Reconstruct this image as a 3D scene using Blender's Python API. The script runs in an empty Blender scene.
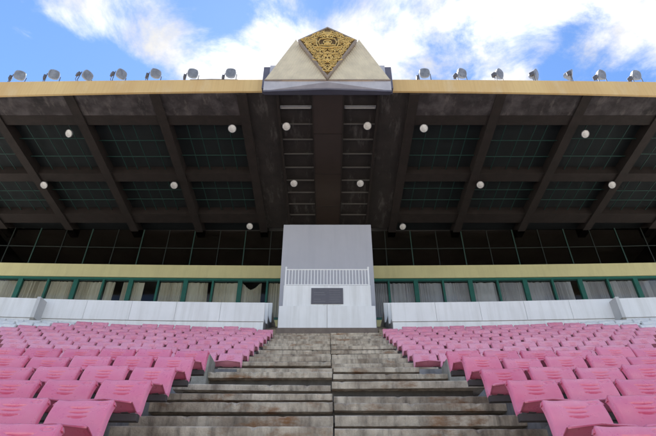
import bpy, bmesh, math, random
from mathutils import Vector, Matrix
R = math.radians
random.seed(7)
scene = bpy.context.scene
COL = scene.collection

# ------------------------------------------------------------------ materials
def nn(nt, typ, **kw):
    n = nt.nodes.new(typ)
    for k, v in kw.items():
        setattr(n, k, v)
    return n

def mat(name, col, rough=0.6, metal=0.0, spec=0.5):
    m = bpy.data.materials.new(name); m.use_nodes = True
    b = m.node_tree.nodes['Principled BSDF']
    b.inputs['Base Color'].default_value = (*col, 1)
    b.inputs['Roughness'].default_value = rough
    b.inputs['Metallic'].default_value = metal
    b.inputs['Specular IOR Level'].default_value = spec
    return m

def bsdf(m): return m.node_tree.nodes['Principled BSDF']

def coords(m, space='Object', scale=(1, 1, 1), loc=(0, 0, 0)):
    nt = m.node_tree
    if space == 'World':
        g = nn(nt, 'ShaderNodeNewGeometry'); out = g.outputs['Position']
    else:
        t = nn(nt, 'ShaderNodeTexCoord'); out = t.outputs[space]
    mp = nn(nt, 'ShaderNodeMapping')
    mp.inputs['Scale'].default_value = scale; mp.inputs['Location'].default_value = loc
    nt.links.new(out, mp.inputs['Vector'])
    return mp.outputs['Vector']

def noise(m, vec, scale, detail=6, rough=0.6, lo=0.35, hi=0.65, dist=0.0):
    nt = m.node_tree
    n = nn(nt, 'ShaderNodeTexNoise')
    n.inputs['Scale'].default_value = scale; n.inputs['Detail'].default_value = detail
    n.inputs['Roughness'].default_value = rough; n.inputs['Distortion'].default_value = dist
    nt.links.new(vec, n.inputs['Vector'])
    mr = nn(nt, 'ShaderNodeMapRange')
    mr.inputs['From Min'].default_value = lo; mr.inputs['From Max'].default_value = hi
    nt.links.new(n.outputs['Fac'], mr.inputs['Value'])
    return mr.outputs['Result']

def mixc(m, fac, a, b, mul=None):
    nt = m.node_tree
    x = nn(nt, 'ShaderNodeMix', data_type='RGBA')
    if mul is not None:
        q = nn(nt, 'ShaderNodeMath', operation='MULTIPLY')
        q.inputs[1].default_value = mul
        nt.links.new(fac, q.inputs[0]); fac = q.outputs[0]
    nt.links.new(fac, x.inputs['Factor'])
    for v, s in ((a, 'A'), (b, 'B')):
        i = [k for k in x.inputs if k.name == s and k.type == 'RGBA'][0]
        if isinstance(v, tuple): i.default_value = (*v, 1)
        else: nt.links.new(v, i)
    return [o for o in x.outputs if o.type == 'RGBA'][0]

def setcol(m, out): m.node_tree.links.new(out, bsdf(m).inputs['Base Color'])

def bump(m, h, strength=0.3, dist=0.02):
    nt = m.node_tree
    b = nn(nt, 'ShaderNodeBump')
    b.inputs['Strength'].default_value = strength; b.inputs['Distance'].default_value = dist
    nt.links.new(h, b.inputs['Height']); nt.links.new(b.outputs['Normal'], bsdf(m).inputs['Normal'])

def worn(name, col, dark, rough=0.7, scale=3, amt=0.6, streak=None, rust=None, bmp=0.2, space='World', fine=40):
    """paint or concrete with blotches, vertical run marks, rust stains, fine bump"""
    m = mat(name, col, rough)
    v = coords(m, space)
    c = mixc(m, noise(m, v, scale, 8, 0.65), col, dark, amt)
    if streak:
        sv = coords(m, space, (streak[1], streak[1], streak[2]))
        c = mixc(m, noise(m, sv, 1.0, 5, 0.6, 0.45, 0.72), c, streak[0], streak[3])
    if rust:
        rv = coords(m, space, rust[3] if len(rust) > 3 else (1, 1, 1), (3.1, 1.7, 0.4))
        c = mixc(m, noise(m, rv, rust[1], 7, 0.7, 0.54, 0.68), c, rust[0], rust[2])
    setcol(m, c)
    f = noise(m, v, fine, 4, 0.6, 0.2, 0.8)
    bump(m, f, bmp, 0.01)
    return m

M = {}
# seat plastic: faded by the weather, a little different on each seat
def plastic(name, a, b, pale):
    m = mat(name, a, 0.34)
    nt = m.node_tree
    oi = nn(nt, 'ShaderNodeObjectInfo')
    c = mixc(m, oi.outputs['Random'], a, b)
    v = coords(m, 'World')
    c = mixc(m, noise(m, v, 5, 6, 0.6), c, pale, 0.27)
    c = mixc(m, noise(m, v, 26, 5, 0.7, 0.55, 0.8), c, (a[0]*.6, a[1]*.6, a[2]*.6), 0.22)
    setcol(m, c)
    r = nn(nt, 'ShaderNodeMapRange'); r.inputs['To Min'].default_value = .24; r.inputs['To Max'].default_value = .46
    nt.links.new(noise(m, v, 14, 5), r.inputs['Value']); nt.links.new(r.outputs['Result'], bsdf(m).inputs['Roughness'])
    bump(m, noise(m, v, 60, 3, .5, 0, 1), .06, .004)
    bsdf(m).inputs['Specular IOR Level'].default_value = .9
    bsdf(m).inputs['Coat Weight'].default_value = .45; bsdf(m).inputs['Coat Roughness'].default_value = .22
    return m
M['pink'] = plastic('pink_plastic', (.68, .105, .215), (.77, .175, .300), (.82, .34, .43))
M['pale_pink'] = plastic('pale_pink_plastic', (.72, .215, .330), (.81, .30, .42), (.85, .46, .54))  # paler copy of the pink, used on the upper block
M['white_pl'] = plastic('white_plastic', (.70, .71, .72), (.78, .78, .78), (.82, .82, .82))
M['steel'] = worn('bracket_steel', (.075, .062, .060), (.045, .036, .034), .8, 9, .7)
M['step'] = worn('weathered_step', (.70, .60, .47), (.22, .16, .11), .85, 2.0, .85,
                 streak=((.060, .046, .036), 11, 3.0, .66), rust=((.25, .108, .036), 1.3, .95, (1.0, 1.1, 2.6)), bmp=.5, fine=55)
M['terrace'] = worn('terrace_concrete', (.27, .265, .27), (.12, .115, .12), .9, 2.2, .7,
                    streak=((.07, .065, .065), 6, .8, .6), bmp=.4)
M['riser'] = worn('shaded_riser', (.13, .115, .10), (.05, .045, .04), .95, 4, .7, bmp=.3)  # step concrete with the shadow under the slab noses put into its colour
M['curb'] = worn('curb_concrete', (.34, .32, .28), (.16, .15, .12), .9, 5, .7, bmp=.5)
M['beige_step'] = worn('beige_concrete', (.36, .29, .21), (.18, .14, .10), .85, 5, .6, bmp=.4)
M['white_wall'] = worn('white_wall_paint', (.82, .82, .82), (.70, .70, .70), .5, 1.2, .45,
                       streak=((.52, .51, .48), 5, .35, .45), bmp=.06, fine=25)
M['shade_grey'] = worn('shaded_wall_end', (.55, .55, .55), (.46, .46, .46), .7, 4, .5, bmp=.15)  # end faces of the white walls, their shade put into the grey
M['lilac'] = worn('lilac_grey_paint', (.45, .445, .485), (.41, .405, .445), .6, 1.0, .6,
                  streak=((.37, .365, .41), 4, .3, .4), bmp=.08)
M['plinth'] = worn('plinth_brown', (.19, .15, .125), (.12, .095, .08), .8, 6, .6, bmp=.3)
M['cream'] = worn('cream_band_paint', (.62, .56, .29), (.55, .49, .25), .65, 1.5, .5,
                  streak=((.34, .29, .15), 4, .5, .22), bmp=.15)
M['green'] = worn('green_frame_paint', (.008, .115, .082), (.006, .07, .052), .45, 4, .6, bmp=.1)
M['green_dark'] = mat('green_bar_paint', (.005, .038, .032), .6)
M['green_dim'] = mat('dusty_green_bar', (.018, .05, .04), .7)
M['mullion_dark'] = worn('dark_green_bar', (.025, .032, .028), (.015, .02, .018), .5, 6, .6, bmp=.1)
M['fascia'] = None
def fascia():
    m = mat('ochre_fascia_sheet', (.55, .37, .15), .6)
    v = coords(m, 'World', (1, 1, .25))
    c = mixc(m, noise(m, v, .55, 5, .6, .3, .7), (.64, .46, .205), (.54, .345, .14))
    c = mixc(m, noise(m, coords(m, 'World', (9, 1, .25)), 1.4, 4, .6, .45, .8), c, (.40, .24, .09), .38)
    c = mixc(m, noise(m, coords(m, 'World', (1.2, 1, .4), (5, 0, 0)), 1.0, 6, .7, .52, .75), c, (.62, .52, .34), .6)
    setcol(m, c)
    return m
M['fascia'] = fascia()
M['rib'] = None
def ribbed():
    m = mat('cream_ribbed_sheet', (.60, .52, .38), .55)
    v = coords(m, 'World')
    c = mixc(m, noise(m, v, 2.2, 6), (.64, .555, .40), (.52, .45, .33))
    setcol(m, c); return m
M['rib'] = ribbed()
M['flash'] = worn('pale_flashing', (.42, .43, .50), (.30, .31, .38), .5, 3, .6, bmp=.1)
M['navy'] = worn('slate_blue_sheet', (.105, .105, .15), (.075, .075, .11), .55, 2.5, .7, bmp=.12)
M['frame'] = worn('kite_frame', (.27, .215, .17), (.18, .14, .115), .6, 7, .6, bmp=.2)
M['gold'] = worn('gilded_relief', (.74, .52, .18), (.46, .29, .08), .42, 9, .7, bmp=.3, fine=30)
bsdf(M['gold']).inputs['Metallic'].default_value = .55
M['gold_ground'] = worn('gilded_ground', (.17, .10, .03), (.09, .055, .02), .6, 8, .7, bmp=.4)
bsdf(M['gold_ground']).inputs['Metallic'].default_value = .3
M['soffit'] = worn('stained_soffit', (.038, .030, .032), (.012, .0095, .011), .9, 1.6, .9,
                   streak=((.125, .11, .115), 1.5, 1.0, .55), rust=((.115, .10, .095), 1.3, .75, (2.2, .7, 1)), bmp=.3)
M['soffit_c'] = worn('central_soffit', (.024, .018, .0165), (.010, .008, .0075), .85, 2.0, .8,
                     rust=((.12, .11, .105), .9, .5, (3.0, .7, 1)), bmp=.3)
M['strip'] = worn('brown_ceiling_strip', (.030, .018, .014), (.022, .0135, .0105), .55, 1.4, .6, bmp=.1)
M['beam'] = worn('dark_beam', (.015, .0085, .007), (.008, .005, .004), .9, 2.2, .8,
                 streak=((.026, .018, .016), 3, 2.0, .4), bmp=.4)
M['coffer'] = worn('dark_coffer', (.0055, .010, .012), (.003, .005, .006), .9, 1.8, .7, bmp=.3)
M['barlight'] = mat('pale_ceiling_bar', (.085, .078, .074), .6)
M['tube'] = mat('tube_cover', (.24, .24, .24), .5)
M['roof'] = worn('roof_sheet', (.22, .21, .20), (.14, .13, .12), .7, 1.2, .6, bmp=.2)
M['lampgrey'] = worn('lamp_aluminium', (.30, .31, .34), (.20, .21, .24), .45, 12, .6, bmp=.1, space='Object')
bsdf(M['lampgrey']).inputs['Metallic'].default_value = .35
M['lampdark'] = mat('lamp_iron', (.11, .11, .125), .6, .4)
M['reflector'] = mat('lamp_reflector', (.62, .62, .63), .28, .35)
M['bowl'] = worn('lamp_bowl_white', (.72, .71, .70), (.30, .28, .27), .4, 7, .75, bmp=.1, space='Object')
M['lens'] = worn('frosted_lens', (.21, .23, .28), (.10, .11, .14), .25, 5, .9, bmp=.1, fine=12)
M['bowl_in'] = worn('lamp_bowl_inside', (.56, .54, .53), (.16, .15, .145), .35, 8, .85, bmp=.1, space='Object')
M['rail'] = mat('white_rail_paint', (.86, .86, .86), .4)
M['plaque'] = worn('plaque_slate', (.115, .11, .125), (.085, .08, .095), .45, 8, .6, bmp=.1)
M['plaque_mark'] = mat('plaque_marks', (.15, .145, .16), .5)
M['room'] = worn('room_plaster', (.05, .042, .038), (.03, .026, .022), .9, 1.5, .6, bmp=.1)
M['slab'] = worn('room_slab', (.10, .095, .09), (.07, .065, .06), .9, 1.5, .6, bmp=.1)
M['black'] = mat('black_scrap', (.012, .012, .013), .6)
M['grass'] = worn('field_grass', (.045, .085, .025), (.03, .06, .02), .9, .6, .8, bmp=.5)
M['track'] = worn('running_track', (.26, .10, .07), (.20, .08, .06), .9, 1.0, .7, bmp=.4)
M['apron'] = worn('apron_concrete', (.46, .44, .40), (.36, .345, .32), .9, .8, .7, bmp=.3)

def cloth(name, a, b):
    m = mat(name, a, .9)
    oi = nn(m.node_tree, 'ShaderNodeObjectInfo')
    c = mixc(m, oi.outputs['Random'], a, b)
    c = mixc(m, noise(m, coords(m, 'World', (3, 3, .5)), 2.0, 5), c, (a[0]*.7, a[1]*.68, a[2]*.62), .5)
    setcol(m, c); return m
M['curtain_beige'] = cloth('beige_cloth', (.60, .53, .41), (.68, .61, .49))
M['curtain_grey'] = cloth('grey_cloth', (.47, .44, .46), (.55, .52, .53))

def glass(name, tint, refl):
    m = bpy.data.materials.new(name); m.use_nodes = True
    nt = m.node_tree; nt.nodes.remove(nt.nodes['Principled BSDF'])
    out = nt.nodes['Material Output']
    t = nn(nt, 'ShaderNodeBsdfTransparent'); t.inputs['Color'].default_value = (*tint, 1)
    g = nn(nt, 'ShaderNodeBsdfGlossy'); g.inputs['Roughness'].default_value = .06
    f = nn(nt, 'ShaderNodeFresnel'); f.inputs['IOR'].default_value = refl
    mx = nn(nt, 'ShaderNodeMixShader')
    nt.links.new(f.outputs[0], mx.inputs[0]); nt.links.new(t.outputs[0], mx.inputs[1])
    nt.links.new(g.outputs[0], mx.inputs[2]); nt.links.new(mx.outputs[0], out.inputs['Surface'])
    return m
M['glass'] = glass('window_glass', (.90, .92, .92), 1.3)
M['glass_dark'] = glass('tinted_glass', (.62, .60, .58), 1.22)

# ------------------------------------------------------------------ mesh helpers
class MB:
    def __init__(self): self.bm = bmesh.new()
    def box(self, x0, x1, y0, y1, z0, z1, bev=0.0):
        vs = [self.bm.verts.new(p) for p in ((x0,y0,z0),(x1,y0,z0),(x1,y1,z0),(x0,y1,z0),(x0,y0,z1),(x1,y0,z1),(x1,y1,z1),(x0,y1,z1))]
        fs = [self.bm.faces.new([vs[i] for i in f]) for f in ((3,2,1,0),(4,5,6,7),(0,1,5,4),(1,2,6,5),(2,3,7,6),(3,0,4,7))]
        if bev:
            es = list({e for f in fs for e in f.edges})
            bmesh.ops.bevel(self.bm, geom=es, offset=bev, segments=2, profile=.6, affect='EDGES')
        return self
    def poly(self, pts): self.bm.faces.new([self.bm.verts.new(p) for p in pts]); return self
    def hull(self, a, b):
        """closed prism between two matching polygons"""
        va = [self.bm.verts.new(p) for p in a]; vb = [self.bm.verts.new(p) for p in b]
        self.bm.faces.new(va); self.bm.faces.new(vb[::-1]); n = len(a)
        for i in range(n): self.bm.faces.new((va[i], vb[i], vb[(i+1) % n], va[(i+1) % n]))
        return self
    def tube(self, pts, r, n=8, closed=False):
        pts = [Vector(p) for p in pts]; rings = []; m = len(pts)
        rr = r if isinstance(r, (list, tuple)) else [r]*m
        up0 = None
        for i, p in enumerate(pts):
            a = pts[(i-1) % m] if (closed or i > 0) else p
            b = pts[(i+1) % m] if (closed or i < m-1) else p
            t = (b-a).normalized()
            if up0 is None:
                up0 = Vector((0,0,1)) if abs(t.z) < .9 else Vector((1,0,0))
            u = (up0 - t*up0.dot(t))
            if u.length < 1e-5: u = t.orthogonal()
            u.normalize(); up0 = u; w = t.cross(u)
            rings.append([self.bm.verts.new(p + (u*math.cos(2*math.pi*k/n) + w*math.sin(2*math.pi*k/n))*rr[i]) for k in range(n)])
        for i in range(m if closed else m-1):
            A, B = rings[i], rings[(i+1) % m]
            for k in range(n): self.bm.faces.new((A[k], A[(k+1) % n], B[(k+1) % n], B[k]))
        if not closed:
            self.bm.faces.new(rings[0][::-1]); self.bm.faces.new(rings[-1])
        return self
    def lathe(self, prof, n=24, ax='y', off=(0,0,0), sq=0.0):
        """revolve (r, h) pairs; sq pushes the round outline towards a rounded square"""
        rings = []
        for r, h in prof:
            ring = []
            for k in range(n):
                a = 2*math.pi*k/n; c, s = math.cos(a), math.sin(a)
                q = 1/max(abs(c), abs(s)); f = r*(1-sq+sq*q)
                p = {'y': (c*f, h, s*f), 'z': (c*f, s*f, h)}[ax]
                ring.append(self.bm.verts.new(Vector(p)+Vector(off)))
            rings.append(ring)
        for A, B in zip(rings, rings[1:]):
            for k in range(n): self.bm.faces.new((A[k], A[(k+1) % n], B[(k+1) % n], B[k]))
        if prof[0][0] > 1e-6: self.bm.faces.new(rings[0][::-1])
        if prof[-1][0] > 1e-6: self.bm.faces.new(rings[-1])
        return self
    def ball(self, c, r, s=(1,1,1), n=2):
        g = bmesh.ops.create_icosphere(self.bm, subdivisions=n, radius=r)
        for v in g['verts']: v.co = Vector((v.co.x*s[0], v.co.y*s[1], v.co.z*s[2])) + Vector(c)
        return self
    def bend(self, rad):
        for v in self.bm.verts: v.co.y -= v.co.x**2/(2*rad)
        return self
    def xf(self, mt):
        bmesh.ops.transform(self.bm, matrix=mt, verts=self.bm.verts[:]); return self
    def build(self, name, m, parent=None, smooth=False, off=None):
        bm = self.bm
        bmesh.ops.remove_doubles(bm, verts=bm.verts[:], dist=1e-6)
        bmesh.ops.recalc_face_normals(bm, faces=bm.faces[:])
        me = bpy.data.meshes.new(name); 
        if parent is not None and off is None: off = parent.get('_w', None)
        if off is not None: bmesh.ops.translate(bm, verts=bm.verts[:], vec=-Vector(off))
        bm.to_mesh(me); bm.free()
        me.materials.append(m)
        if smooth:
            me.polygons.foreach_set('use_smooth', [True]*len(me.polygons))
            me.set_sharp_from_angle(angle=R(38))
        o = bpy.data.objects.new(name, me); COL.objects.link(o)
        if parent is not None: o.parent = parent
        return o

def tag(o, label=None, cat=None, group=None, kind=None):
    if label: o['label'] = label
    if cat: o['category'] = cat
    if group: o['group'] = group
    if kind: o['kind'] = kind
    return o

def thing(name, label, cat, loc=(0,0,0), group=None, world=True):
    """Empty at the base of a thing; world=True: its parts are given in world metres"""
    o = bpy.data.objects.new(name, None); COL.objects.link(o)
    o.location = loc; o.empty_display_size = .2
    if world: o['_w'] = loc
    return tag(o, label, cat, group)

def copy_tree(o, parent=None):
    c = o.copy(); COL.objects.link(c); c.parent = parent
    for ch in o.children: copy_tree(ch, c)
    return c

ORD = ['zeroth','first','second','third','fourth','fifth','sixth','seventh','eighth','ninth','tenth','eleventh','twelfth',
       'thirteenth','fourteenth','fifteenth','sixteenth','seventeenth','eighteenth','nineteenth','twentieth',
       'twenty-first','twenty-second','twenty-third','twenty-fourth']

# ------------------------------------------------------------------ the stand: levels (metres, eye of the camera at the origin)
RUN, RISE = .683, .343
LIFT, UPL = .27, .40
ROWR = 60.0                                   # the rows are gently curved
low = [(2.81 + RUN*i, 2.81*.5023 - 1.567 + RISE*i) for i in range(6)]
up = [(8.93 + RUN*j, 2.48 + .350*j) for j in range(9)]        # seat datum of the upper rows; their floor lies UPL higher
below = [(2.81 - RUN*i, low[0][1] - RISE*i) for i in range(1, 13)][::-1]

def rowpos(y0, s):
    rad = ROWR + y0 - 8
    a = s/rad
    return rad*math.sin(a), y0 - rad*(1-math.cos(a)), -a

# ground, track, field
gz = below[0][1] - .45
tag(MB().box(-400, 400, -400, 400, gz-1, gz).build('ground', M['apron']), kind='structure')
tag(MB().box(-90, 90, -40, -30, gz+.004, gz+.008).build('running_track', M['track']), kind='structure')
tag(MB().box(-90, 90, -110, -40, gz+.004, gz+.009).build('playing_field', M['grass']), kind='structure')

# terraces carrying the seats (both sides of the steps), one curved step per row
def terrace_side(sg):
    b = MB()
    levels = below + low + up
    for i, (y0, z0) in enumerate(levels):
        y1 = levels[i+1][0] if i+1 < len(levels) else y0 + 2.6
        n = 22
        xi = 1.66 if y0 > 8 else 2.24
        xs = [xi + (15.5-xi)*k/n for k in range(n+1)]
        front, back = [], []
        for s in xs:
            fx, fy, _ = rowpos(y0, s*sg); bx, by, _ = rowpos(y1+.03, s*sg)
            front.append((fx, fy)); back.append((bx, by))
        z0 += UPL if y0 > 8 else LIFT
        zb = z0 - 1.5
        for k in range(n):
            a, c, d, e = front[k], front[k+1], back[k+1], back[k]
            b.hull([(a[0],a[1],z0),(c[0],c[1],z0),(d[0],d[1],z0),(e[0],e[1],z0)],
                   [(a[0],a[1],zb),(c[0],c[1],zb),(d[0],d[1],zb),(e[0],e[1],zb)])
    return b
for sg in (-1, 1):
    tag(terrace_side(sg).build('terrace', M['terrace']), kind='structure')

# central steps: two precast slabs side by side on every level, each with a shadow gap below its nose
treads = list(below)
ys = [2.90, 3.52, 4.10, 4.62, 5.03, 5.40, 5.88, 6.45, 6.83, 7.58, 8.40, 8.95]
y = 9.50
while y < 15.52: ys.append(y); y += .60
for y in ys: treads.append((y, y*.5023 - 1.567))
st = MB(); rs = MB()
rnd = random.Random(3)
for i, (y, z) in enumerate(treads):
    y1 = treads[i+1][0] + .10 if i+1 < len(treads) else y + .35
    zprev = treads[i-1][1] if i else z-.3
    sx = rnd.uniform(-.03, .03) if y < 9.2 else rnd.uniform(-.008, .008)
    for (xa, xb) in ((-1.72, .060+sx), (.080+sx, 1.72)):
        dz, dy = rnd.uniform(-.02, .02), rnd.uniform(-.03, .03)
        tilt = rnd.uniform(-.016, .016)
        th = min(rnd.uniform(.085, .125) if y < 7.3 else rnd.uniform(.085, .115), (z-zprev)*.6)
        wd = 2.33 + rnd.uniform(-.06, .06) if y < 8.6 else 2.01 if y < 9.1 else 1.70
        xb2, xa2 = (xb if xb < 1 else wd), (xa if xa > -1 else -wd)
        nseg = 46; chip = [rnd.random() < .05 for _ in range(47)]
        px = [xa2 + (xb2-xa2)*k/nseg for k in range(nseg+1)]
        jag = [rnd.uniform(-.004, .004) for _ in px]
        nose = [rnd.uniform(.018, .05) if c else rnd.uniform(0, .004) for c in chip]
        top = [z+dz+tilt*((x-xa2)/(xb2-xa2)) for x in px]
        rows = []
        for k, x in enumerate(px):
            yy = y + dy - x*x/(2*ROWR) + jag[k]
            zz = top[k]
            rows.append([st.bm.verts.new(p) for p in ((x, y1, zz), (x, yy+.016+nose[k], zz+jag[k]*.3-.002), (x, yy, zz-.016-nose[k]*.8), (x, yy+.004, zz-th+jag[k]*.7), (x, y1, zz-th))])
        for A, B in zip(rows, rows[1:]):
            for q in range(4): st.bm.faces.new((A[q], B[q], B[q+1], A[q+1]))
            st.bm.faces.new((A[4], B[4], B[0], A[0]))
        st.bm.faces.new(rows[0]); st.bm.faces.new(rows[-1][::-1])
    hw = 2.22 if y < 8.6 else 1.9 if y < 9.1 else 1.64
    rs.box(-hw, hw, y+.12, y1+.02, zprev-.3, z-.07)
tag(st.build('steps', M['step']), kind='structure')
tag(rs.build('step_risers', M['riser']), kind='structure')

# platform under the podium and side steps between podium and walls
plat_z = treads[-1][1]
tag(MB().box(-2.3, 2.3, 15.545, 17.0, plat_z-1.6, plat_z-.004).build('platform', M['beige_step']), kind='structure')
for sg in (-1, 1):
    b = MB()
    for k in range(6):
        xa, xb = sorted((1.70*sg, 2.52*sg))
        b.box(xa, xb, 15.62+.48*k, 16.14+.48*k if k < 5 else 20.3, plat_z-.8, plat_z+.004+.16+.22*k, .012)
    tag(b.build('side_steps', M['beige_step']), kind='structure')

# low concrete blocks closing the walkway beside the steps
for sg, side in ((-1, 'left'), (1, 'right')):
    x0, x1 = (2.03, 2.28) if sg > 0 else (-2.28, -2.03)
    b = MB().hull([(x0, 8.22, 2.2), (x1, 8.22, 2.2), (x1, 8.80, 2.2), (x0, 8.80, 2.2)],
                  [(x0, 8.30, 2.86), (x1, 8.30, 2.94), (x1, 8.76, 2.94), (x0, 8.76, 2.86)])
    o = b.build('concrete_block', M['curb'])
    tag(o, 'low grey concrete block beside the steps, below the front seats of the upper %s block' % side, 'block',
        'concrete blocks beside the steps')

# ------------------------------------------------------------------ stadium seat
def spline(pts, step):
    out = []
    P = [Vector((*p, 0)) for p in pts]
    for i in range(len(P)-1):
        p0 = P[max(i-1, 0)]; p1 = P[i]; p2 = P[i+1]; p3 = P[min(i+2, len(P)-1)]
        n = max(1, round((p2-p1).length/step))
        for k in range(n):
            t = k/n
            out.append(.5*((2*p1) + (p2-p0)*t + (2*p0-5*p1+4*p2-p3)*t*t + (3*p1-p0-3*p2+p3)*t**3))
    out.append(P[-1]); return [(v.x, v.y) for v in out]

W = .235
def shell(prof, cols, fn, th=.006):
    bm = bmesh.new(); rows = []
    n = len(prof)
    for i, (y, z) in enumerate(prof):
        a = prof[max(i-1, 0)]; c = prof[min(i+1, n-1)]
        t = Vector((c[0]-a[0], c[1]-a[1])).normalized(); nv = Vector((-t.y, t.x))   # towards the sitter
        row = []
        for k in range(cols+1):
            u = -1 + 2*k/cols
            d, dx, dz = fn(u, y, z, i/(n-1))
            row.append(bm.verts.new((u*W+dx, y + nv.x*d, z + nv.y*d + dz)))
        rows.append(row)
    for A, B in zip(rows, rows[1:]):
        for k in range(cols): bm.faces.new((A[k], A[k+1], B[k+1], B[k]))
    bm.normal_update()
    back = [[bm.verts.new(v.co - v.normal*th) for v in row] for row in rows]
    for A, B in zip(back, back[1:]):
        for k in range(cols): bm.faces.new((A[k], B[k], B[k+1], A[k+1]))
    rim = [(0, k) for k in range(cols)] + [(i, cols) for i in range(n-1)] + [(n-1, k) for k in range(cols, 0, -1)] + [(i, 0) for i in range(n-1, 0, -1)]
    for (i, k), (i2, k2) in zip(rim, rim[1:]+rim[:1]):
        bm.faces.new((rows[i][k], rows[i2][k2], back[i2][k2], back[i][k]))
    mb = MB(); mb.bm.free(); mb.bm = bm
    return mb

def flange(u):
    e = (abs(u)-.90)/.10
    return -.045*e**1.7 if e > 0 else 0.0

def back_fn(u, y, z, v):
    d = flange(u)
    x = u*W
    d += .010*math.cos(u*math.pi/2) * -1 * (1 if z > .5 else .4)       # shallow lumbar hollow across
    for zc, hw in ((.795, .098), (.757, .088), (.716, .078)):
        e = 1-(x/hw)**2
        if e > 0:
            zz = z - (zc + .006*(x/hw)**2)
            s = .0062*math.sqrt(e) + .0005
            d -= .021*e**.5*math.exp(-(zz/s)**2)
    # oval grip mark on the upper corner
    q = math.hypot((x-.150)/.034, (z-.833)/.013)
    d -= .007*math.exp(-((q-1)/.20)**2)
    # rounded upper corners and a slightly wavy rim
    dz = 0
    if z > .80:
        k = max(0, (abs(u)-.86)/.14)
        dz -= .022*k**2*((z-.80)/.09)
        dz += .005*math.cos(u*5.2)*((z-.80)/.09)
    return d, 0, dz

def pan_fn(u, y, z, v):
    d = flange(u)*.28
    d -= .018*(1-u*u)*min(1, max(0, (y+.2)/.15))                         # bucket
    f = max(0, 1-(y+.116)/.12)                                        # only near the front lip
    dz = -.026*f*abs(u)**1.1 + .010*f
    return d, 0, dz

back_prof = spline([(.085,.533),(.128,.537),(.158,.556),(.174,.600),(.187,.650),(.205,.705),(.230,.760),(.260,.812),(.288,.850),(.304,.866),(.318,.870),(.329,.858)], .006)
pan_prof = spline([(-.112,.564),(-.116,.577),(-.106,.590),(-.07,.588),(-.02,.566),(.04,.543),(.085,.533)], .015)

def make_seat(colour, lift):
    r = thing('stadium_seat', None, 'seat', world=False)
    shell(back_prof, 56, back_fn).build('backrest', M[colour], r, True)
    shell(pan_prof, 28, pan_fn).build('seat_pan', M[colour], r, True)
    b = MB()
    b.box(-.2485,.2485,.055,.125,.446,.508,.006).box(-.16,-.10,.06,.12,.513,.531).box(.10,.16,.06,.12,.513,.531)
    b.hull([(-.03,.126,.46),(.03,.126,.46),(.03,.126,.505),(-.03,.126,.505)], [(-.03,.50,lift+.30),(.03,.50,lift+.30),(.03,.50,lift+.33),(-.03,.50,lift+.33)])
    b.build('mounting_beam', M['steel'], r)
    return r
protos = {('pink', 'lower'): make_seat('pink', LIFT), ('pink', 'upper'): make_seat('pale_pink', UPL), ('white_pl', 'upper'): make_seat('white_pl', UPL)}
used = set()
F = 492.0
def pix(p):
    th = R(35); x, y, z = p
    Z = y*math.cos(th)+z*math.sin(th); Y = -y*math.sin(th)+z*math.cos(th)
    return 328+F*x/Z, 218-F*Y/Z
nseat = 0
def seat(x, y, z, rot, colour, label, block):
    global nseat
    key = (colour, block)
    if key in used: o = copy_tree(protos[key])
    else: o = protos[key]; used.add(key)
    rr = random.Random(nseat*13+5)
    o.location = (x, y, z); o.rotation_euler = (rr.uniform(-.035, .035), rr.uniform(-.016, .016), rot + rr.uniform(-.03, .03))
    o['label'] = label
    o['group'] = 'seats in rows on the terraces'
    nseat += 1
PITCH = .5
for block, rows in (('lower', low), ('upper', up)):
    for i, (y0, z0) in enumerate(rows):
        for sg, side in ((-1, 'left'), (1, 'right')):
            first = 1.87
            if block == 'upper' and i == 8: first = 1.87 + PITCH*2 - .3
            for k in range(24):
                s = (first + PITCH*k)*sg
                x, y, rot = rowpos(y0+.17, s)
                a, b_ = pix((x, y, z0+.6))
                wpx = F*.25/ (y*.819+z0*.574)
                if a < -wpx or a > 656+wpx or b_ > 436+40: continue
                white = block == 'upper' and (first + PITCH*k) > 7.65 + (8-i)*PITCH - .02
                col = 'white_pl' if white else 'pink'
                lab = '%s plastic seat, %s from the steps in the %s row of the %s %s block' % (
                    'white' if white else 'pink', ORD[k+1], ORD[i+1], block, side)
                seat(x, y, z0, rot, col, lab, block)
print('SEATS', nseat)

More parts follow.
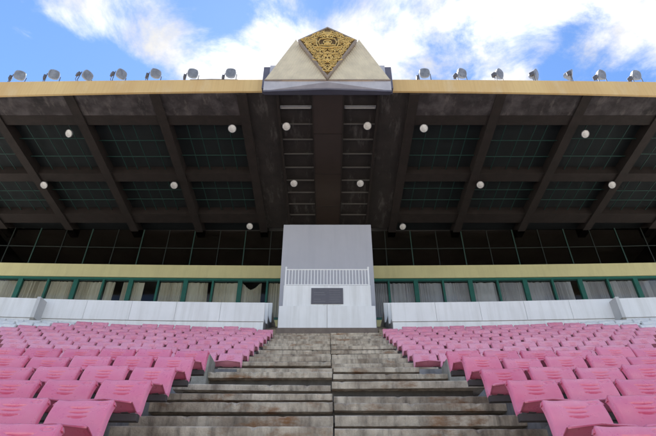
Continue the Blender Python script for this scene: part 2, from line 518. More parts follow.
# ------------------------------------------------------------------ white parapets
PR = 150.0
def panel_wall(b, xa, xb, y0, y1, z0, z1, step=1.42, gap=.007, bev=.006):
    n = max(1, round(abs(xb-xa)/step)); d = (xb-xa)/n
    for k in range(n):
        p, q = sorted((xa+d*k, xa+d*(k+1)))
        b.box(p+gap/2, q-gap/2, y0, y1, z0, z1, bev)
    return b
for sg, side in ((-1, 'left'), (1, 'right')):
    t = thing('parapet_wall', 'white panelled parapet wall behind the top row of seats of the %s block' % side, 'wall',
              (2.1*sg, 15.0, 4.9), 'white parapet walls')
    panel_wall(MB(), 2.10*sg, 9.42*sg, 15.12, 15.26, 6.45, 7.12).bend(PR).build('upper_panel', M['white_wall'], t)
    b = MB()
    for k in range(6):
        p, q = sorted(((2.12+1.22*k)*sg, (2.12+1.22*(k+1))*sg)); b.box(p, q, 15.15, 15.24, 4.9, 6.44)
    b.bend(PR).build('lower_wall', M['white_wall'], t)
    # wing part, set forward, with a grey end facing the middle
    t = thing('wing_wall', 'white parapet wall at the far %s with a leaning grey end, set forward of the next wall' % side, 'wall',
              (9.4*sg, 14.4, 4.9), 'white parapet walls')
    b = MB(); panel_wall(b, 9.36*sg, 15.0*sg, 14.80, 14.94, 6.33, 6.99); b.bend(PR).build('upper_panel', M['white_wall'], t)
    b = MB()
    for k in range(4):
        p, q = sorted(((9.38+1.4*k)*sg, (9.38+1.4*(k+1))*sg)); b.box(p, q, 14.83, 14.92, 4.9, 6.32)
    b.bend(PR).build('lower_wall', M['white_wall'], t)
    p, q = sorted((9.24*sg, 9.35*sg))
    MB().box(p, q, 14.72, 15.24, 6.30, 7.01, .004).bend(PR).build('wall_end', M['shade_grey'], t)
    p, q = sorted((9.22*sg, 9.34*sg))
    MB().box(p, q, 14.70, 15.02, 5.65, 6.295, .02).bend(PR).build('end_block', M['curb'], t)
    # two further parapets of the box tiers behind
    for n, (yy, zt) in enumerate(((16.05, 7.55), (17.15, 8.07))):
        b = MB(); panel_wall(b, 2.10*sg, 13.5*sg, yy, yy+.12, zt-.78, zt); b.bend(PR)
        o = b.build('tier_parapet', M['white_wall'])
        tag(o, 'white tier wall with a narrow end, %s behind the %s parapet' % (('directly', 'furthest')[n], side),
            'wall', 'white parapet walls')
# floors of the box tiers
tf = MB()
for sg in (-1, 1):
    p, q = sorted((2.14*sg, 15*sg))
    tf.box(p, q, 15.28, 16.16, 5.6, 6.72)
    tf.box(p, q, 16.19, 17.28, 5.6, 7.24)
    tf.box(p, q, 17.30, 20.4, 5.6, 7.9)
tag(tf.build('tier_floor', M['terrace']), kind='structure')

# black scrap on the ledges at both far ends
for sg, side, X in ((-1, 'left', 9.95), (1, 'right', 9.95)):
    b = MB(); z = 5.66
    yb = 13.98
    b.tube([(X*sg-.45, yb, z+.16), (X*sg-.1, yb-.02, z+.19), (X*sg+.25, yb, z+.21)], .018, 6)
    b.tube([(X*sg-.02, yb-.03, z-.02), (X*sg+.03, yb, z+.2), (X*sg+.07, yb+.02, z+.27)], .014, 6)
    b.ball((X*sg, yb, z+.13), .06, (1.2, .8, .9), 1)
    b.tube([(X*sg, yb, z+.1), (X*sg, yb+.02, 4.66)], .02, 6)
    tag(b.build('scrap', M['black']), 'bent black metal scrap sticking up behind the last %s seats at the wing wall' % side, 'scrap',
        'black scrap near the wing walls')

# ------------------------------------------------------------------ podium, plaque, railing, tall wall
PC = -.03
t = thing('podium', 'white stepped podium block at the head of the steps on a brown plinth', 'podium', (PC, 15.6, plat_z))
MB().box(PC-1.69, PC+1.69, 15.56, 17.1, plat_z, 6.42, .006).build('plinth', M['plinth'], t)
b = MB()
for xa, xb in ((-1.655, -.004), (.004, 1.655)): b.box(PC+xa, PC+xb, 15.60, 17.12, 6.424, 7.23, .006)
b.build('base', M['white_wall'], t)
b = MB()
for xa, xb in ((-1.54, -.003), (.003, 1.54)): b.box(PC+xa, PC+xb, 15.72, 17.12, 7.233, 8.08, .006)
b.build('upper_block', M['white_wall'], t)
t = thing('plaque', 'dark slate plaque with rows of worn lettering on the podium front', 'plaque', (PC, 15.7, 7.36))
MB().box(PC-.56, PC+.56, 15.688, 15.718, 7.35, 7.96, .004).build('plate', M['plaque'], t)
b = MB(); rnd = random.Random(5)
for k in range(6):
    z = 7.86-.085*k
    if k in (1, 2, 4, 5): b.box(PC-.47, PC-.47+rnd.uniform(.24, .42), 15.684, 15.69, z-.017, z+.017)
    b.box(PC+.07, PC+.07+rnd.uniform(.30, .42), 15.684, 15.69, z-.010, z+.010)
b.build('worn_lettering', M['plaque_mark'], t)

t = thing('railing', 'white metal railing with thin upright bars on top of the podium', 'railing', (PC, 15.8, 8.08))
zr = 8.08
for sx in (-1, 1):
    b = MB().tube([(PC+1.5*sx, 15.82, zr), (PC+1.5*sx, 15.82, zr+.74)], .03, 10).ball((PC+1.5*sx, 15.82, zr+.77), .042)
    b.box(PC+1.5*sx-.05, PC+1.5*sx+.05, 15.77, 15.87, zr, zr+.015)
    b.build('post', M['rail'], t, True)
for z, r in ((.69, .022), (.075, .018)):
    MB().tube([(PC-1.5, 15.82, zr+z), (PC+1.5, 15.82, zr+z)], r, 8).build('rail', M['rail'], t, True)
for k in range(25):
    x = PC-1.5+3.0*(k+1)/26
    MB().tube([(x, 15.82, zr+.08), (x, 15.82, zr+.685)], .016, 6).build('baluster', M['rail'], t, True)

tag(MB().box(PC-1.84, PC+1.84, 17.2, 17.75, plat_z, 11.70, .012).build('tall_wall', M['lilac']),
    'tall plain lilac grey wall slab rising behind the podium railing', 'wall')

# ------------------------------------------------------------------ glazed facade behind
FR = 390.0; FY = 20.5; BAY = 1.26; X0 = 4.08
t = thing('glazed_building', 'glazed upper storeys behind the stand with a cream band between green framed windows', 'building', (0, FY, 7.9))
NB = 10
xs_all = [X0 + BAY*k for k in range(-4, NB+2)]
def bays(fn):
    for sg in (-1, 1):
        for k in range(-3, NB+1):
            xa, xb = X0+BAY*k, X0+BAY*(k+1)
            if xa < .1: xa = 0.02 if sg > 0 else 0.0
            p, q = sorted((xa*sg, xb*sg)); fn(p, q, sg, k)
b = MB(); bays(lambda p, q, s, k: b.box(p, q, FY-.10, FY+.25, 10.86, 11.52)); b.bend(FR).build('cream_band', M['cream'], t)
b = MB(); bays(lambda p, q, s, k: b.box(p, q, FY-.05, FY+.10, 10.74, 10.855)); b.bend(FR).build('head_rail', M['green'], t)
b = MB(); bays(lambda p, q, s, k: b.box(p, q, FY-.05, FY+.10, 8.78, 8.90)); b.bend(FR).build('sill_rail', M['green'], t)
b = MB(); bays(lambda p, q, s, k: b.box(p, q, FY-.10, FY+.25, 7.0, 8.776)); b.bend(FR).build('lower_wall', M['cream'], t)
for sg in (-1, 1):
    for k in range(-2, NB+1):
        x = (X0+BAY*k)*sg
        w = .10 if k % 2 == 0 else .045
        MB().box(x-w, x+w, FY-.06, FY+.09, 8.90, 10.74, .006).bend(FR).build('mullion', M['green'], t)
        xa, xb = sorted(((X0+BAY*k)*sg, (X0+BAY*(k+1))*sg))
        wn = MB(); e = .03
        wn.box(xa+.06, xb-.06, FY+.0, FY+.035, 8.90, 8.94).box(xa+.06, xb-.06, FY+.0, FY+.035, 10.70, 10.74)
        fr = wn.bend(FR).build('window', M['green_dark'], t)
        MB().box(xa+.055, xb-.055, FY+.012, FY+.018, 8.93, 10.72).bend(FR).build('pane', M['glass'], fr, off=t['_w'])
        # upper dark glazing
        wv = .022 if k % 2 == 0 else .013
        MB().box(x-wv, x+wv, FY-.02, FY+.05, 11.52, 13.56).bend(FR).build('glazing_bar', M['green_dim' if k % 2 == 0 else 'mullion_dark'], t)
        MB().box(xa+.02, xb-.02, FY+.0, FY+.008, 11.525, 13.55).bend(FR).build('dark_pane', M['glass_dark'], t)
b = MB(); bays(lambda p, q, s, k: b.box(p, q, FY-.018, FY-.002, 12.49, 12.52)); b.bend(FR).build('glazing_rail', M['mullion_dark'], t)
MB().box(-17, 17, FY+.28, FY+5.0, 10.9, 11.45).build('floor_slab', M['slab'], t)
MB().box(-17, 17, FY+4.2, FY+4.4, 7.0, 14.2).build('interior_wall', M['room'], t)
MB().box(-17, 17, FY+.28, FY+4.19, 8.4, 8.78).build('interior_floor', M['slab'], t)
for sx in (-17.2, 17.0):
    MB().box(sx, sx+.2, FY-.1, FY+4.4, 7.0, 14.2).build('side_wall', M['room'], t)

def curtain(x0, x1, m, label, sag=0.0, lean=0.0, seed=0):
    rnd = random.Random(seed); b = MB()
    n = max(14, int((x1-x0)*70)); nz = 12
    ph = rnd.uniform(0, 6); fr = rnd.uniform(38, 72)
    grid = []
    for i in range(n+1):
        u = i/n; x = x0+(x1-x0)*u; colv = []
        for j in range(nz+1):
            v = j/nz
            ztop = 10.70 - sag*math.sin(math.pi*min(1, u*1.02))**1.5 * .8
            z = 8.86+(ztop-8.86)*v
            y = FY+.13 + .028*math.sin(fr*x*(1+.06*math.sin(3*x))+ph+.6*math.sin(v*2)) + .012*math.sin(fr*.37*x+2*ph)
            xx = x + lean*v*(u-.2)
            colv.append(b.bm.verts.new((xx, y, z)))
        grid.append(colv)
    for A, B in zip(grid, grid[1:]):
        for j in range(nz): b.bm.faces.new((A[j], B[j], B[j+1], A[j+1]))
    b.bend(FR)
    bmesh.ops.recalc_face_normals(b.bm, faces=b.bm.faces[:])
    bmesh.ops.solidify(b.bm, geom=b.bm.faces[:], thickness=.004)
    o = b.build('curtain', m, None, True)
    tag(o, label, 'curtain', 'curtains behind the green framed windows')
for sg, side in ((-1, 'left'), (1, 'right')):
    for k in range(-2, NB):
        xa, xb = X0+BAY*k+.06, X0+BAY*(k+1)-.06
        n = k+3
        if xb < 1.7: continue
        mt = M['curtain_beige'] if sg < 0 else M['curtain_grey']
        cn = 'beige' if sg < 0 else 'grey'
        base = '%s pleated curtain in the %s window %s of the podium' % (cn, ORD[n], side)
        def put(a, b_, lab, **kw):
            p, q = sorted((a*sg, b_*sg)); curtain(p, q, mt, lab, seed=k*7+(sg > 0)*100+int(a*10), **kw)
        if sg < 0 and k == -1: put(xa+.22, xb, 'beige curtain sagging at its top, ' + 'in the second window left of the podium', sag=.42)
        elif sg < 0 and k == 1: put(xa+.10, xb, base + ', drawn slightly short', lean=-.12)
        elif sg < 0 and k == 3: put(xa+.62, xb, base + ', drawn half open')
        elif sg < 0 and k == 4:
            put(xa, xa+.34, base + ', right of its gap'); put(xa+.72, xb, base + ', left of its gap')
        elif sg > 0 and k == 5: put(xa, xb-.32, base + ', leaving a gap')
        else: put(xa, xb, base)

# ------------------------------------------------------------------ roof
SL = .0787
def rz(y): return 13.5 + SL*(20.5-y)
RX = 19.0
t = thing('stand_roof', 'broad cantilever stand roof with ochre edge and dark stained coffered underside', 'roof', (0, 12.15, 14.16))
# ochre edge
b = MB(); n = 48
for k in range(n):
    xa, xb = -RX+2*RX*k/n, -RX+2*RX*(k+1)/n
    def zt(x): return 14.86-.14*min(1.6, (x/12.1)**2)
    def zb(x): return 14.225-.26*min(1.6, (x/12.1)**2)
    b.hull([(xa,12.15,zb(xa)),(xb,12.15,zb(xb)),(xb,12.23,zb(xb)),(xa,12.23,zb(xa))],
           [(xa,12.15,zt(xa)),(xb,12.15,zt(xb)),(xb,12.23,zt(xb)),(xa,12.23,zt(xa))])
b.build('fascia', M['fascia'], t)
def slab(b, x0, x1, y0, y1, dz0, dz1):
    b.hull([(x0,y0,rz(y0)+dz0),(x1,y0,rz(y0)+dz0),(x1,y1,rz(y1)+dz0),(x0,y1,rz(y1)+dz0)],
           [(x0,y0,rz(y0)+dz1),(x1,y0,rz(y0)+dz1),(x1,y1,rz(y1)+dz1),(x0,y1,rz(y1)+dz1)])
b = MB()
slab(b, -RX, RX, 12.235, 31, .50, .58)
b.build('roof_deck', M['roof'], t)
for sg in (-1, 1):
    p, q = sorted((3.30*sg, RX*sg))
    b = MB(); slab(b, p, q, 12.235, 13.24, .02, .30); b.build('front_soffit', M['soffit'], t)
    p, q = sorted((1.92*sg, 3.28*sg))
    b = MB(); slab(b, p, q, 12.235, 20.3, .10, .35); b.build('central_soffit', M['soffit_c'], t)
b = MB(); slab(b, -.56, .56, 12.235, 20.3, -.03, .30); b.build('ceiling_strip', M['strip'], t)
b = MB()
for yy in (14.1, 16.35, 18.5): slab(b, -.56, .56, yy, yy+.03, -.045, -.031)
for sg in (-1, 1):
    p, q = sorted((.56*sg, .60*sg)); slab(b, p, q, 12.235, 20.3, -.05, .06)
b.build('strip_trim', M['beam'], t)
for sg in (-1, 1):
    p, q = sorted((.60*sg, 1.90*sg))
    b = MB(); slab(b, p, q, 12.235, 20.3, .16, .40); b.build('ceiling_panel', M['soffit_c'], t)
    p, q = sorted((1.84*sg, 1.92*sg))
    b = MB(); slab(b, p, q, 12.235, 20.3, -.05, .12); b.build('side_rail', M['beam'], t)
    for k in range(1, 9):
        y = 12.89+.79*k; p, q = sorted((.61*sg, 1.83*sg))
        b = MB(); slab(b, p, q, y-.022, y+.022, .02, .06); b.build('ceiling_bar', M['barlight'], t)
# beams running back, cross beams
BX = [3.2, 6.4, 9.6, 12.8, 16.0]
for sg in (-1, 1):
    for i, x in enumerate(BX):
        w = .18
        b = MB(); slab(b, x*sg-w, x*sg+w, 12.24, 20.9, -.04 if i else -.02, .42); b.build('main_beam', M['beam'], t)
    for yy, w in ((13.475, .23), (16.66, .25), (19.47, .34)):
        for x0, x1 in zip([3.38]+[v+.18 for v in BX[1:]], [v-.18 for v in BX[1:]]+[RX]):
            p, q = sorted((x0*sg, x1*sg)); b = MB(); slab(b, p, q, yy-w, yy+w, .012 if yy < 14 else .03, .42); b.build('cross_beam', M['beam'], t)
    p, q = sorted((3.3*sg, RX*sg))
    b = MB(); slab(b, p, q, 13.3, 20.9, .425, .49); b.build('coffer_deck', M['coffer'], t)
    # green bars across the coffers
    rnd = random.Random(11)
    for x0, x1 in zip(BX, BX[1:]+[RX]):
        for y0, y1 in ((13.71, 16.40), (16.92, 19.12)):
            b = MB()
            for k in range(1, 5):
                x = (x0+.21+(x1-x0-.42)*k/5+rnd.uniform(-.08, .08))*sg
                b.tube([(x, y0, rz(y0)+.26), (x, y1, rz(y1)+.26)], .020, 5)
            for k in (1, 2):
                y = y0+(y1-y0)*k/3+rnd.uniform(-.1, .1)
                b.tube([((x0+.21)*sg, y, rz(y)+.22), ((x1-.21)*sg, y, rz(y)+.22)], .02, 5)
            b.build('green_lattice', M['green_dark'], t)

# two tube lights at the front of the central ceiling
for sg, side in ((-1, 'left'), (1, 'right')):
    y = 12.89; x = 1.22*sg
    tl = thing('tube_light', 'unlit tube light on the central ceiling near the roof edge, %s of the brown strip' % side, 'light',
               (x, y, rz(y)+.1), 'tube lights of the central ceiling')
    b = MB(); b.box(x-.60, x+.60, y-.06, y+.06, rz(y)+.05, rz(y)+.11, .01); b.build('housing', M['lampgrey'], tl)
    b = MB(); b.tube([(x-.56, y, rz(y)+.02), (x+.56, y, rz(y)+.02)], .03, 8); b.build('tube', M['tube'], tl, True)

# round lamps under the beams
def make_ceiling_lamp():
    r = thing('ceiling_lamp', None, 'lamp', world=False)
    tilt = Matrix.Rotation(R(-38), 4, 'X')
    # faces down and to the field
    b = MB().lathe([(.05,.20),(.075,.17),(.10,.10),(.185,.03),(.205,.0),(.205,-.02),(.19,-.025)], 24, 'y'); b.xf(Matrix.Rotation(R(48), 4, 'X')).xf(Matrix.Translation((0,0,-.22)))
    b.build('housing', M['bowl'], r, True)
    b = MB().lathe([(.188,-.022),(.15,.0),(.10,.035),(.05,.05),(0,.052)], 24, 'y'); b.xf(Matrix.Rotation(R(48), 4, 'X')).xf(Matrix.Translation((0,0,-.22)))
    b.build('reflector', M['bowl_in'], r, True)
    b = MB().tube([(.10*math.cos(k*.5236), .028, .125*math.sin(k*.5236)) for k in range(12)], .012, 5, closed=True)
    b.tube([(.2*math.cos(k*.2618), -.03, .2*math.sin(k*.2618)) for k in range(24)], .012, 5, closed=True)
    b.xf(Matrix.Rotation(R(48), 4, 'X')).xf(Matrix.Translation((0,0,-.22)))
    b.build('guard', M['lampdark'], r, True)
    b = MB().tube([(0,.06,-.14),(0,.06,.02)], .022, 8).box(-.07,.07,0,.12,0,.03)
    b.build('stem', M['lampdark'], r)
    return r
lamp = make_ceiling_lamp(); firstl = True
def lampat(px, row): # row distances from the front
    y = (13.66, 16.85, 19.75)[row]; z = rz(y)-.06
    X = {72:-10.15, 233:-3.72, 287:-1.62, 367:1.55, 422:3.72, 583:10.1, 34:-12.45, 168:-6.75, 292:-1.5, 362:1.42, 485:6.68, 621:12.45, 249:-3.78, 402:3.62}[px]
    if px in (72, 583): y += .28; z = rz(y)-.06
    return X, y, z
desc = {72:'front lamp under the roof, outermost on the left', 233:'front lamp under the roof, between the left coffers and the central ceiling',
        287:'front lamp left of the brown ceiling strip', 367:'front lamp right of the brown ceiling strip',
        422:'front lamp under the roof, between the right coffers and the central ceiling', 583:'front lamp under the roof, outermost on the right',
        34:'middle lamp under the roof, near the left edge of the photo', 168:'middle lamp under the second left beam', 
        292:'middle lamp left of the brown ceiling strip', 362:'middle lamp right of the brown ceiling strip',
        485:'middle lamp under the second right beam', 621:'middle lamp under the roof, near the right edge of the photo',
        249:'rear lamp just left of the tall lilac wall', 402:'rear lamp just right of the tall lilac wall'}
for px in desc:
    row = 0 if px in (72,233,287,367,422,583) else 1 if px in (34,168,292,362,485,621) else 2
    o = lamp if firstl else copy_tree(lamp); firstl = False
    X, y, z = lampat(px, row); o.location = (X, y, z)
    if abs(X) < 1.8: o.location.z = rz(y)+.05
    o.rotation_euler = (random.Random(px).uniform(-.2, .1), 0, random.Random(px).uniform(-.35, .35)); o.scale = (.78, .78, .78)
    o['label'] = 'round white unlit ' + desc[px]; o['group'] = 'round lamps under the roof'

# ------------------------------------------------------------------ floodlights on the roof edge
def make_flood():
    r = thing('floodlight', None, 'floodlight', world=False)
    head = Matrix.Translation((0,-.06,.54)) @ Matrix.Rotation(R(20), 4, 'X') @ Matrix.Scale(.86, 4)
    b = MB().lathe([(.07,.30),(.10,.27),(.13,.20),(.20,.10),(.22,.02),(.235,-.01),(.235,-.04),(.22,-.045)], 28, 'y', sq=.35); b.xf(head)
    b.build('housing', M['lampgrey'], r, True)
    b = MB().lathe([(.22,-.042),(.19,.0),(.14,.05),(.07,.08),(0,.085)], 28, 'y', sq=.35); b.xf(head)
    b.build('reflector', M['reflector'], r, True)
    b = MB().lathe([(.205,-.046),(.205,-.052),(0,-.055)], 28, 'y', sq=.35); b.xf(head); b.build('lens', M['lens'], r)
    b = MB().tube([(-.225,-.03,.54),(-.225,0,.06),(-.18,0,.02),(.18,0,.02),(.225,0,.06),(.225,-.03,.54)], .016, 6)
    b.box(-.08,.08,-.05,.05,0,.02)
    b.build('yoke', M['lampdark'], r)
    b = MB().box(-.32,-.24,-.04,.12,.28,.46,.012).tube([(-.28,.02,.29),(-.28,.05,.08),(-.18,.06,.012)], .012, 6)
    b.build('ballast_box', M['lampdark'], r)
    return r
fl = make_flood(); first = True
fx = [18,53,84,119,154,191,229,424,461,498,534,569,600,635]
yaw = [22,26,60,52,30,14,4,2,24,38,52,66,22,14]
for i, (px, yw) in enumerate(zip(fx, yaw)):
    o = fl if first else copy_tree(fl); first = False
    X = (px-327)*18.8/F
    o.location = (X, 12.32, 14.86-.14*min(1.6, (X/12.1)**2)-.03)
    o.rotation_euler = (0, random.Random(i).uniform(-.06, .06), R(yw))
    if px < 300: lab = '%s on the left roof edge, %s' % ('grey floodlight', 'leftmost of its seven' if i == 0 else 'nearest the emblem' if i == 6 else '%s from the left end' % ORD[i+1])
    else: lab = '%s on the right roof edge, %s' % ('grey floodlight', 'rightmost of its seven' if i == 13 else 'nearest the emblem' if i == 7 else '%s counted out from the emblem' % ORD[i-6])
    o['label'] = lab; o['group'] = 'floodlights along the roof edge'

# thin cable along the edge near the emblem
tag(MB().tube([(-5.2,12.2,14.9),(-4.4,12.2,14.93),(-3.4,12.2,14.9)], .018, 6).build('cable', M['lampdark']),
    'thin grey cable lying on the roof edge left of the emblem', 'cable')

# ------------------------------------------------------------------ emblem
t = thing('emblem', 'gilded kite shaped crest between two cream ribbed triangles on the roof edge', 'emblem', (0, 11.6, 13.6))
EC = -.02
def mir(pts, s): return [(EC+x*s, y, z) for x, y, z in pts]
ky, kb = 11.62, 11.20        # kite: upper end further back, lower tip forward
def kp(x, z): # point on the kite plane
    return (x, kb + (ky-kb)*(z-13.88)/(17.3-13.88), z)
for s in (-1, 1):
    A = (1.235, 11.75, 16.75); B = (2.26, 11.62, 14.18); C = (.03, 11.22, 13.70); D = (1.02, 11.56, 16.45)
    # folded ribbed triangle: ribs run up the sheet
    b = MB(); n = 44
    front, back = [], []
    tri = [Vector(A), Vector(B), Vector(C)]
    nrm = (tri[1]-tri[0]).cross(tri[2]-tri[0]).normalized()
    if nrm.y > 0: nrm = -nrm
    top_e = lambda u: Vector(A).lerp(Vector(D), 0)  # apex
    # strips from the base line B-C up towards apex edge A-D-C
    edge = [Vector(A)]
    for i in range(n+1):
        u = i/n
        base = tri[1].lerp(tri[2], u)
        # rib direction: parallel to edge B->A, cut by the line C->A
        tipd = tri[2].lerp(tri[0], 1-u)
        off = nrm*(.012 if i % 2 else 0)
        front.append((base+off, tipd+off)); 
    for p, q in zip(front, front[1:]):
        b.bm.faces.new([b.bm.verts.new(v) for v in (p[0], q[0], q[1], p[1])]) if (q[0]-q[1]).length > 1e-4 else b.bm.faces.new([b.bm.verts.new(v) for v in (p[0], q[0], p[1])])
    for v in b.bm.verts: v.co.x = EC + v.co.x*s
    bk = [Vector((EC+v.x*s, v.y, v.z)) - Vector((nrm.x*s, nrm.y, nrm.z))*.03 for v in tri]
    ft = [Vector((EC+v.x*s, v.y, v.z)) - Vector((nrm.x*s, nrm.y, nrm.z))*.004 for v in tri]
    b.hull(ft, bk)
    b.build('ribbed_panel', M['rib'], t)
    # dark lower edge trim of the panel
    e0, e1 = mir([B], s)[0], mir([C], s)[0]
    MB().tube([e0, e1], .028, 6).build('panel_trim', M['frame'], t)
    # pale flashing folding back under the panel
    q = mir([(2.27,11.64,14.15),(.0,11.24,13.67),(.0,11.50,13.62),(2.30,11.80,13.86)], s)
    b = MB(); b.hull(q, [(x, y+.03, z-.012) for x, y, z in q]); b.build('flashing', M['flash'], t)
    # slate blue lower face
    q = mir([(2.30,11.80,13.85),(.0,11.50,13.61),(.0,11.52,13.57),(2.30,11.82,13.80)], s)
    b = MB(); b.hull(q, [(x, 12.14, 14.02-.03*(k > 1)) for k, (x, y, z) in enumerate(q)]); b.build('lower_face', M['navy'], t)
    x0, x1 = sorted((EC+2.06*s, EC+2.38*s))
    MB().box(x0, x1, 11.86, 12.142, 14.03, 15.22, .01).build('side_box', M['navy'], t)
    x0, x1 = sorted((EC+1.70*s, EC+2.14*s))
    MB().box(x0, x1, 11.82, 12.138, 14.2, 15.26, .01).build('inner_box', M['flash'], t)
    # support behind
    x0, x1 = sorted((EC+.25*s, EC+.45*s))
    MB().box(x0, x1, 11.9, 12.13, 14.06, 16.2).build('support', M['frame'], t)
K = [(0, 17.28), (1.10, 16.28), (0, 13.72), (-1.10, 16.28)]
def kpt(x, z, out=0): p = kp(x, z); return (EC+p[0], p[1]-out, p[2])
front = [kpt(x, z, .03) for x, z in K]; back = [kpt(x, z, -.14) for x, z in K]
MB().hull(front, back).build('kite_plate', M['gold_ground'], t)
cz = 16.05
b = MB()
ring_o = [kpt(x, z, .07) for x, z in K]
sc = lambda x, z, f: (x*f, cz+(z-cz)*f)
for i in range(4):
    a0, a1 = K[i], K[(i+1) % 4]
    i0, i1 = sc(*a0, .945), sc(*a1, .945); o0, o1 = sc(*a0, 1.02), sc(*a1, 1.02)
    b.hull([kpt(*o0, .06), kpt(*o1, .06), kpt(*i1, .06), kpt(*i0, .06)], [kpt(*o0, -.08), kpt(*o1, -.08), kpt(*i1, .02), kpt(*i0, .02)])
b.build('kite_frame', M['frame'], t)
# gilded scrollwork, mirrored left and right
b = MB(); rnd = random.Random(21)
def inside(x, z, m=.86):
    x, z = abs(x)/m, cz+(z-cz)/m
    if z > 16.28: return x < 1.10*(17.28-z)/(17.28-16.28)
    return x < 1.10*(z-13.72)/(16.28-13.72)
def scroll(x, z, r, turns, a0, dirn, th, s):
    pts = []; n = int(16*turns)+6
    for i in range(n+1):
        q = i/n; a = a0 + dirn*q*turns*2*math.pi; rr = r*(1-q)**.8+.006
        pts.append(kpt((x+rr*math.cos(a))*s, z+rr*math.sin(a), .055+.02*q))
    b.tube(pts, [th*(1-.55*i/n) for i in range(n+1)], 6)
    p = pts[-1]; b.ball(p, th*1.15, (1, .7, 1), 1)
spots = []
tries = 0
keep = []
while tries < 9000 and len(keep) < 48:
    tries += 1
    x, z = rnd.uniform(.05, 1.0), rnd.uniform(13.95, 17.1); r = rnd.uniform(.07, .135)
    if not inside(x, z, .87): continue
    if abs(x) < .44 and 15.62 < z < 16.5: continue
    if x < .12 and z > 16.6: continue
    if any((x-a)**2+(z-c)**2 < (.66*(r+q))**2 for a, c, q in keep): continue
    keep.append((x, z, r))
for x, z, r in keep:
    a0 = rnd.uniform(0, 6.28); d = rnd.choice((-1, 1)); tn = rnd.uniform(1.1, 1.7)
    for s in (-1, 1): scroll(x, z, r, tn, a0, d, r*.20, s)
    for q in range(3):   # little leaves off each scroll
        aa = a0+2.1*q
        xx, zz = x+1.15*r*math.cos(aa), z+1.15*r*math.sin(aa)
        if inside(xx, zz, .90):
            for s in (-1, 1): b.ball(kpt(xx*s, zz, .05), r*.30, (1.0, .6, .7), 1)
# fan at the top
for k in range(-3, 4):
    a = math.pi/2 + k*.30
    b.tube([kpt(.03*math.cos(a), 16.62, .05), kpt(.17*math.cos(a), 16.66+.17*math.sin(a), .08), kpt(.25*math.cos(a), 16.66+.26*math.sin(a), .05)], [.022, .034, .012], 6)
b.ball(kpt(0, 16.60, .06), .06, (1.3, .7, .8), 2)
# central cartouche: framed medallion with side volutes and a ribbon
rect = [(-.30, 15.84), (.30, 15.84), (.34, 16.08), (.27, 16.30), (0, 16.36), (-.27, 16.30), (-.34, 16.08)]
b.tube([kpt(x, z, .085) for x, z in rect], .028, 6, closed=True)
b.tube([kpt(.15*math.cos(a*.3927), 16.07+.14*math.sin(a*.3927), .09) for a in range(16)], .022, 6, closed=True)
b.ball(kpt(0, 16.07, .05), .10, (1, .6, 1), 2)
for k in range(5): b.ball(kpt(-.2+.1*k, 15.93, .07), .03, (1, .7, 1), 1)
for s in (-1, 1):
    b.tube([kpt(.36*s, 15.78, .07), kpt(.42*s, 15.95, .09), kpt(.40*s, 16.15, .08), kpt(.47*s, 16.32, .07)], [.02, .04, .03, .015], 6)
    b.tube([kpt(0, 15.66, .09), kpt(.18*s, 15.68, .09), kpt(.36*s, 15.74, .08), kpt(.52*s, 15.70, .06)], [.035, .035, .03, .012], 6)
    b.tube([kpt(0, 14.72, .06), kpt(.10*s, 14.82, .07), kpt(.15*s, 14.98, .07), kpt(.07*s, 15.10, .06)], [.03, .03, .025, .012], 6)
    b.tube([kpt(0, 14.10, .05), kpt(.05*s, 14.25, .07), kpt(.12*s, 14.42, .06), kpt(.16*s, 14.56, .05)], [.03, .03, .022, .01], 6)
b.ball(kpt(0, 14.86, .06), .07, (1, .7, 1.1), 2)
b.build('gilded_relief', M['gold'], t, True)

# ------------------------------------------------------------------ world, sun, camera
SUN_EL, SUN_AZ = R(56), R(-14)          # the sun stands behind the stand, a little to the left
w = bpy.data.worlds.new('World'); scene.world = w; w.use_nodes = True
nt = w.node_tree
for n in list(nt.nodes): nt.nodes.remove(n)
out = nn(nt, 'ShaderNodeOutputWorld'); bg = nn(nt, 'ShaderNodeBackground')
sky = nn(nt, 'ShaderNodeTexSky', sky_type='NISHITA'); sky.sun_disc = False
sky.sun_elevation = SUN_EL; sky.sun_rotation = SUN_AZ
sky.air_density = 1.0; sky.dust_density = .05; sky.ozone_density = 1.0
tc = nn(nt, 'ShaderNodeTexCoord')
sep = nn(nt, 'ShaderNodeSeparateXYZ'); nt.links.new(tc.outputs['Generated'], sep.inputs[0])
def mth(op, a, b_=None, c=None):
    m = nn(nt, 'ShaderNodeMath', operation=op)
    for i, v in enumerate((a, b_, c)):
        if v is None: continue
        if isinstance(v, (int, float)): m.inputs[i].default_value = v
        else: nt.links.new(v, m.inputs[i])
    return m.outputs[0]
zc = mth('MAXIMUM', sep.outputs['Z'], .12)
pxo, pyo = mth('DIVIDE', sep.outputs['X'], zc), mth('DIVIDE', sep.outputs['Y'], zc)
cmb = nn(nt, 'ShaderNodeCombineXYZ'); nt.links.new(pxo, cmb.inputs[0]); nt.links.new(pyo, cmb.inputs[1])
cmb.inputs[2].default_value = 3.7
n1 = nn(nt, 'ShaderNodeTexNoise'); n1.inputs['Scale'].default_value = 3.3; n1.inputs['Detail'].default_value = 9
n1.inputs['Roughness'].default_value = .63; n1.inputs['Distortion'].default_value = .35
nt.links.new(cmb.outputs[0], n1.inputs['Vector'])
cov = mth('ADD', n1.outputs['Fac'], -.080)
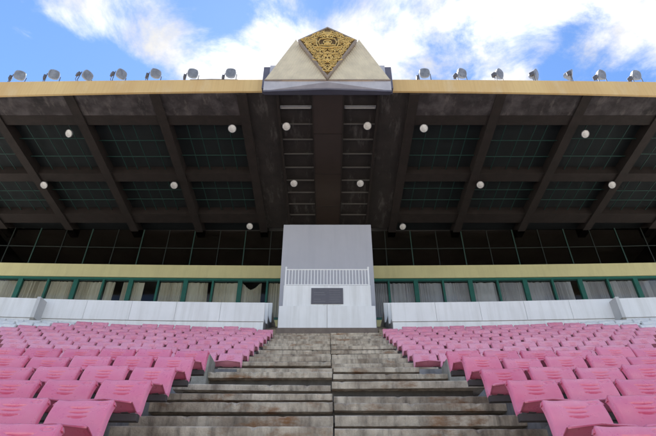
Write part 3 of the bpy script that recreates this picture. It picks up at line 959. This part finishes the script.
# weather: broad clear patches in the cloud deck (centre x, y on the deck, radius, strength)
for cx, cy, rad, amt in ((-.80, .76, .17, -.22), (-.50, .80, .11, -.14), (-.22, .63, .11, -.22), (-.30, .74, .07, -.10), (-.71, .69, .05, .12), (-.42, .65, .12, .14), (-.56, .63, .09, .10), (.28, .68, .22, .15), (.575, .78, .055, -.15), (.565, .68, .05, -.15), (.72, .66, .10, .14), (-.03, .62, .06, -.12), (.10, .74, .10, .08)):
    dx, dy = mth('SUBTRACT', pxo, cx), mth('SUBTRACT', pyo, cy)
    d2 = mth('ADD', mth('MULTIPLY', dx, dx), mth('MULTIPLY', dy, dy))
    g = mth('EXPONENT', mth('MULTIPLY', d2, -1/(rad*rad)))
    cov = mth('ADD', cov, mth('MULTIPLY', g, amt))
mr = nn(nt, 'ShaderNodeMapRange', interpolation_type='SMOOTHSTEP')
mr.inputs['From Min'].default_value = .33; mr.inputs['From Max'].default_value = .57
nt.links.new(cov, mr.inputs['Value'])
n2 = nn(nt, 'ShaderNodeTexNoise'); n2.inputs['Scale'].default_value = 5; n2.inputs['Detail'].default_value = 8
nt.links.new(cmb.outputs[0], n2.inputs['Vector'])
mr2 = nn(nt, 'ShaderNodeMapRange'); mr2.inputs['From Min'].default_value = .38; mr2.inputs['From Max'].default_value = .66
mr2.inputs['To Min'].default_value = 2.7; mr2.inputs['To Max'].default_value = 4.8
nt.links.new(n2.outputs['Fac'], mr2.inputs['Value'])
cc = nn(nt, 'ShaderNodeCombineXYZ')
for i, f in enumerate((1.0, .985, .965)): nt.links.new(mth('MULTIPLY', mr2.outputs[0], f), cc.inputs[i])
mx = nn(nt, 'ShaderNodeMix', data_type='RGBA')
nt.links.new(mth('MULTIPLY', mr.outputs[0], .97), mx.inputs['Factor'])
ia = [i for i in mx.inputs if i.type == 'RGBA']
tint = nn(nt, 'ShaderNodeMix', data_type='RGBA', blend_type='MULTIPLY'); tint.inputs['Factor'].default_value = 1
ti = [i for i in tint.inputs if i.type == 'RGBA']; ti[1].default_value = (.46, .57, .70, 1)
nt.links.new(sky.outputs[0], ti[0])
nt.links.new([o for o in tint.outputs if o.type == 'RGBA'][0], ia[0]); nt.links.new(cc.outputs[0], ia[1])
nt.links.new([o for o in mx.outputs if o.type == 'RGBA'][0], bg.inputs['Color'])
bg.inputs['Strength'].default_value = .11
nt.links.new(bg.outputs[0], out.inputs['Surface'])

sd = bpy.data.lights.new('sun', 'SUN'); sd.energy = 4.8; sd.angle = R(.5); sd.color = (1, .95, .88)
so = bpy.data.objects.new('sun', sd); COL.objects.link(so)
dirv = Vector((math.sin(SUN_AZ)*math.cos(SUN_EL), math.cos(SUN_AZ)*math.cos(SUN_EL), math.sin(SUN_EL)))
so.rotation_euler = dirv.to_track_quat('Z', 'Y').to_euler(); so.location = dirv*60

cd = bpy.data.cameras.new('camera'); cd.sensor_width = 36; cd.lens = 27; cd.clip_start = .05; cd.clip_end = 2000
co = bpy.data.objects.new('camera', cd); COL.objects.link(co)
co.location = (0, 0, 0); co.rotation_euler = (R(90+35), 0, 0)
scene.camera = co
for o in bpy.data.objects:
    if '_w' in o: del o['_w']
vs = scene.view_settings
vs.view_transform = 'Standard'; vs.look = 'None'; vs.gamma = 1; vs.exposure = 1.65
try: vs.use_curve_mapping = False
except Exception: pass
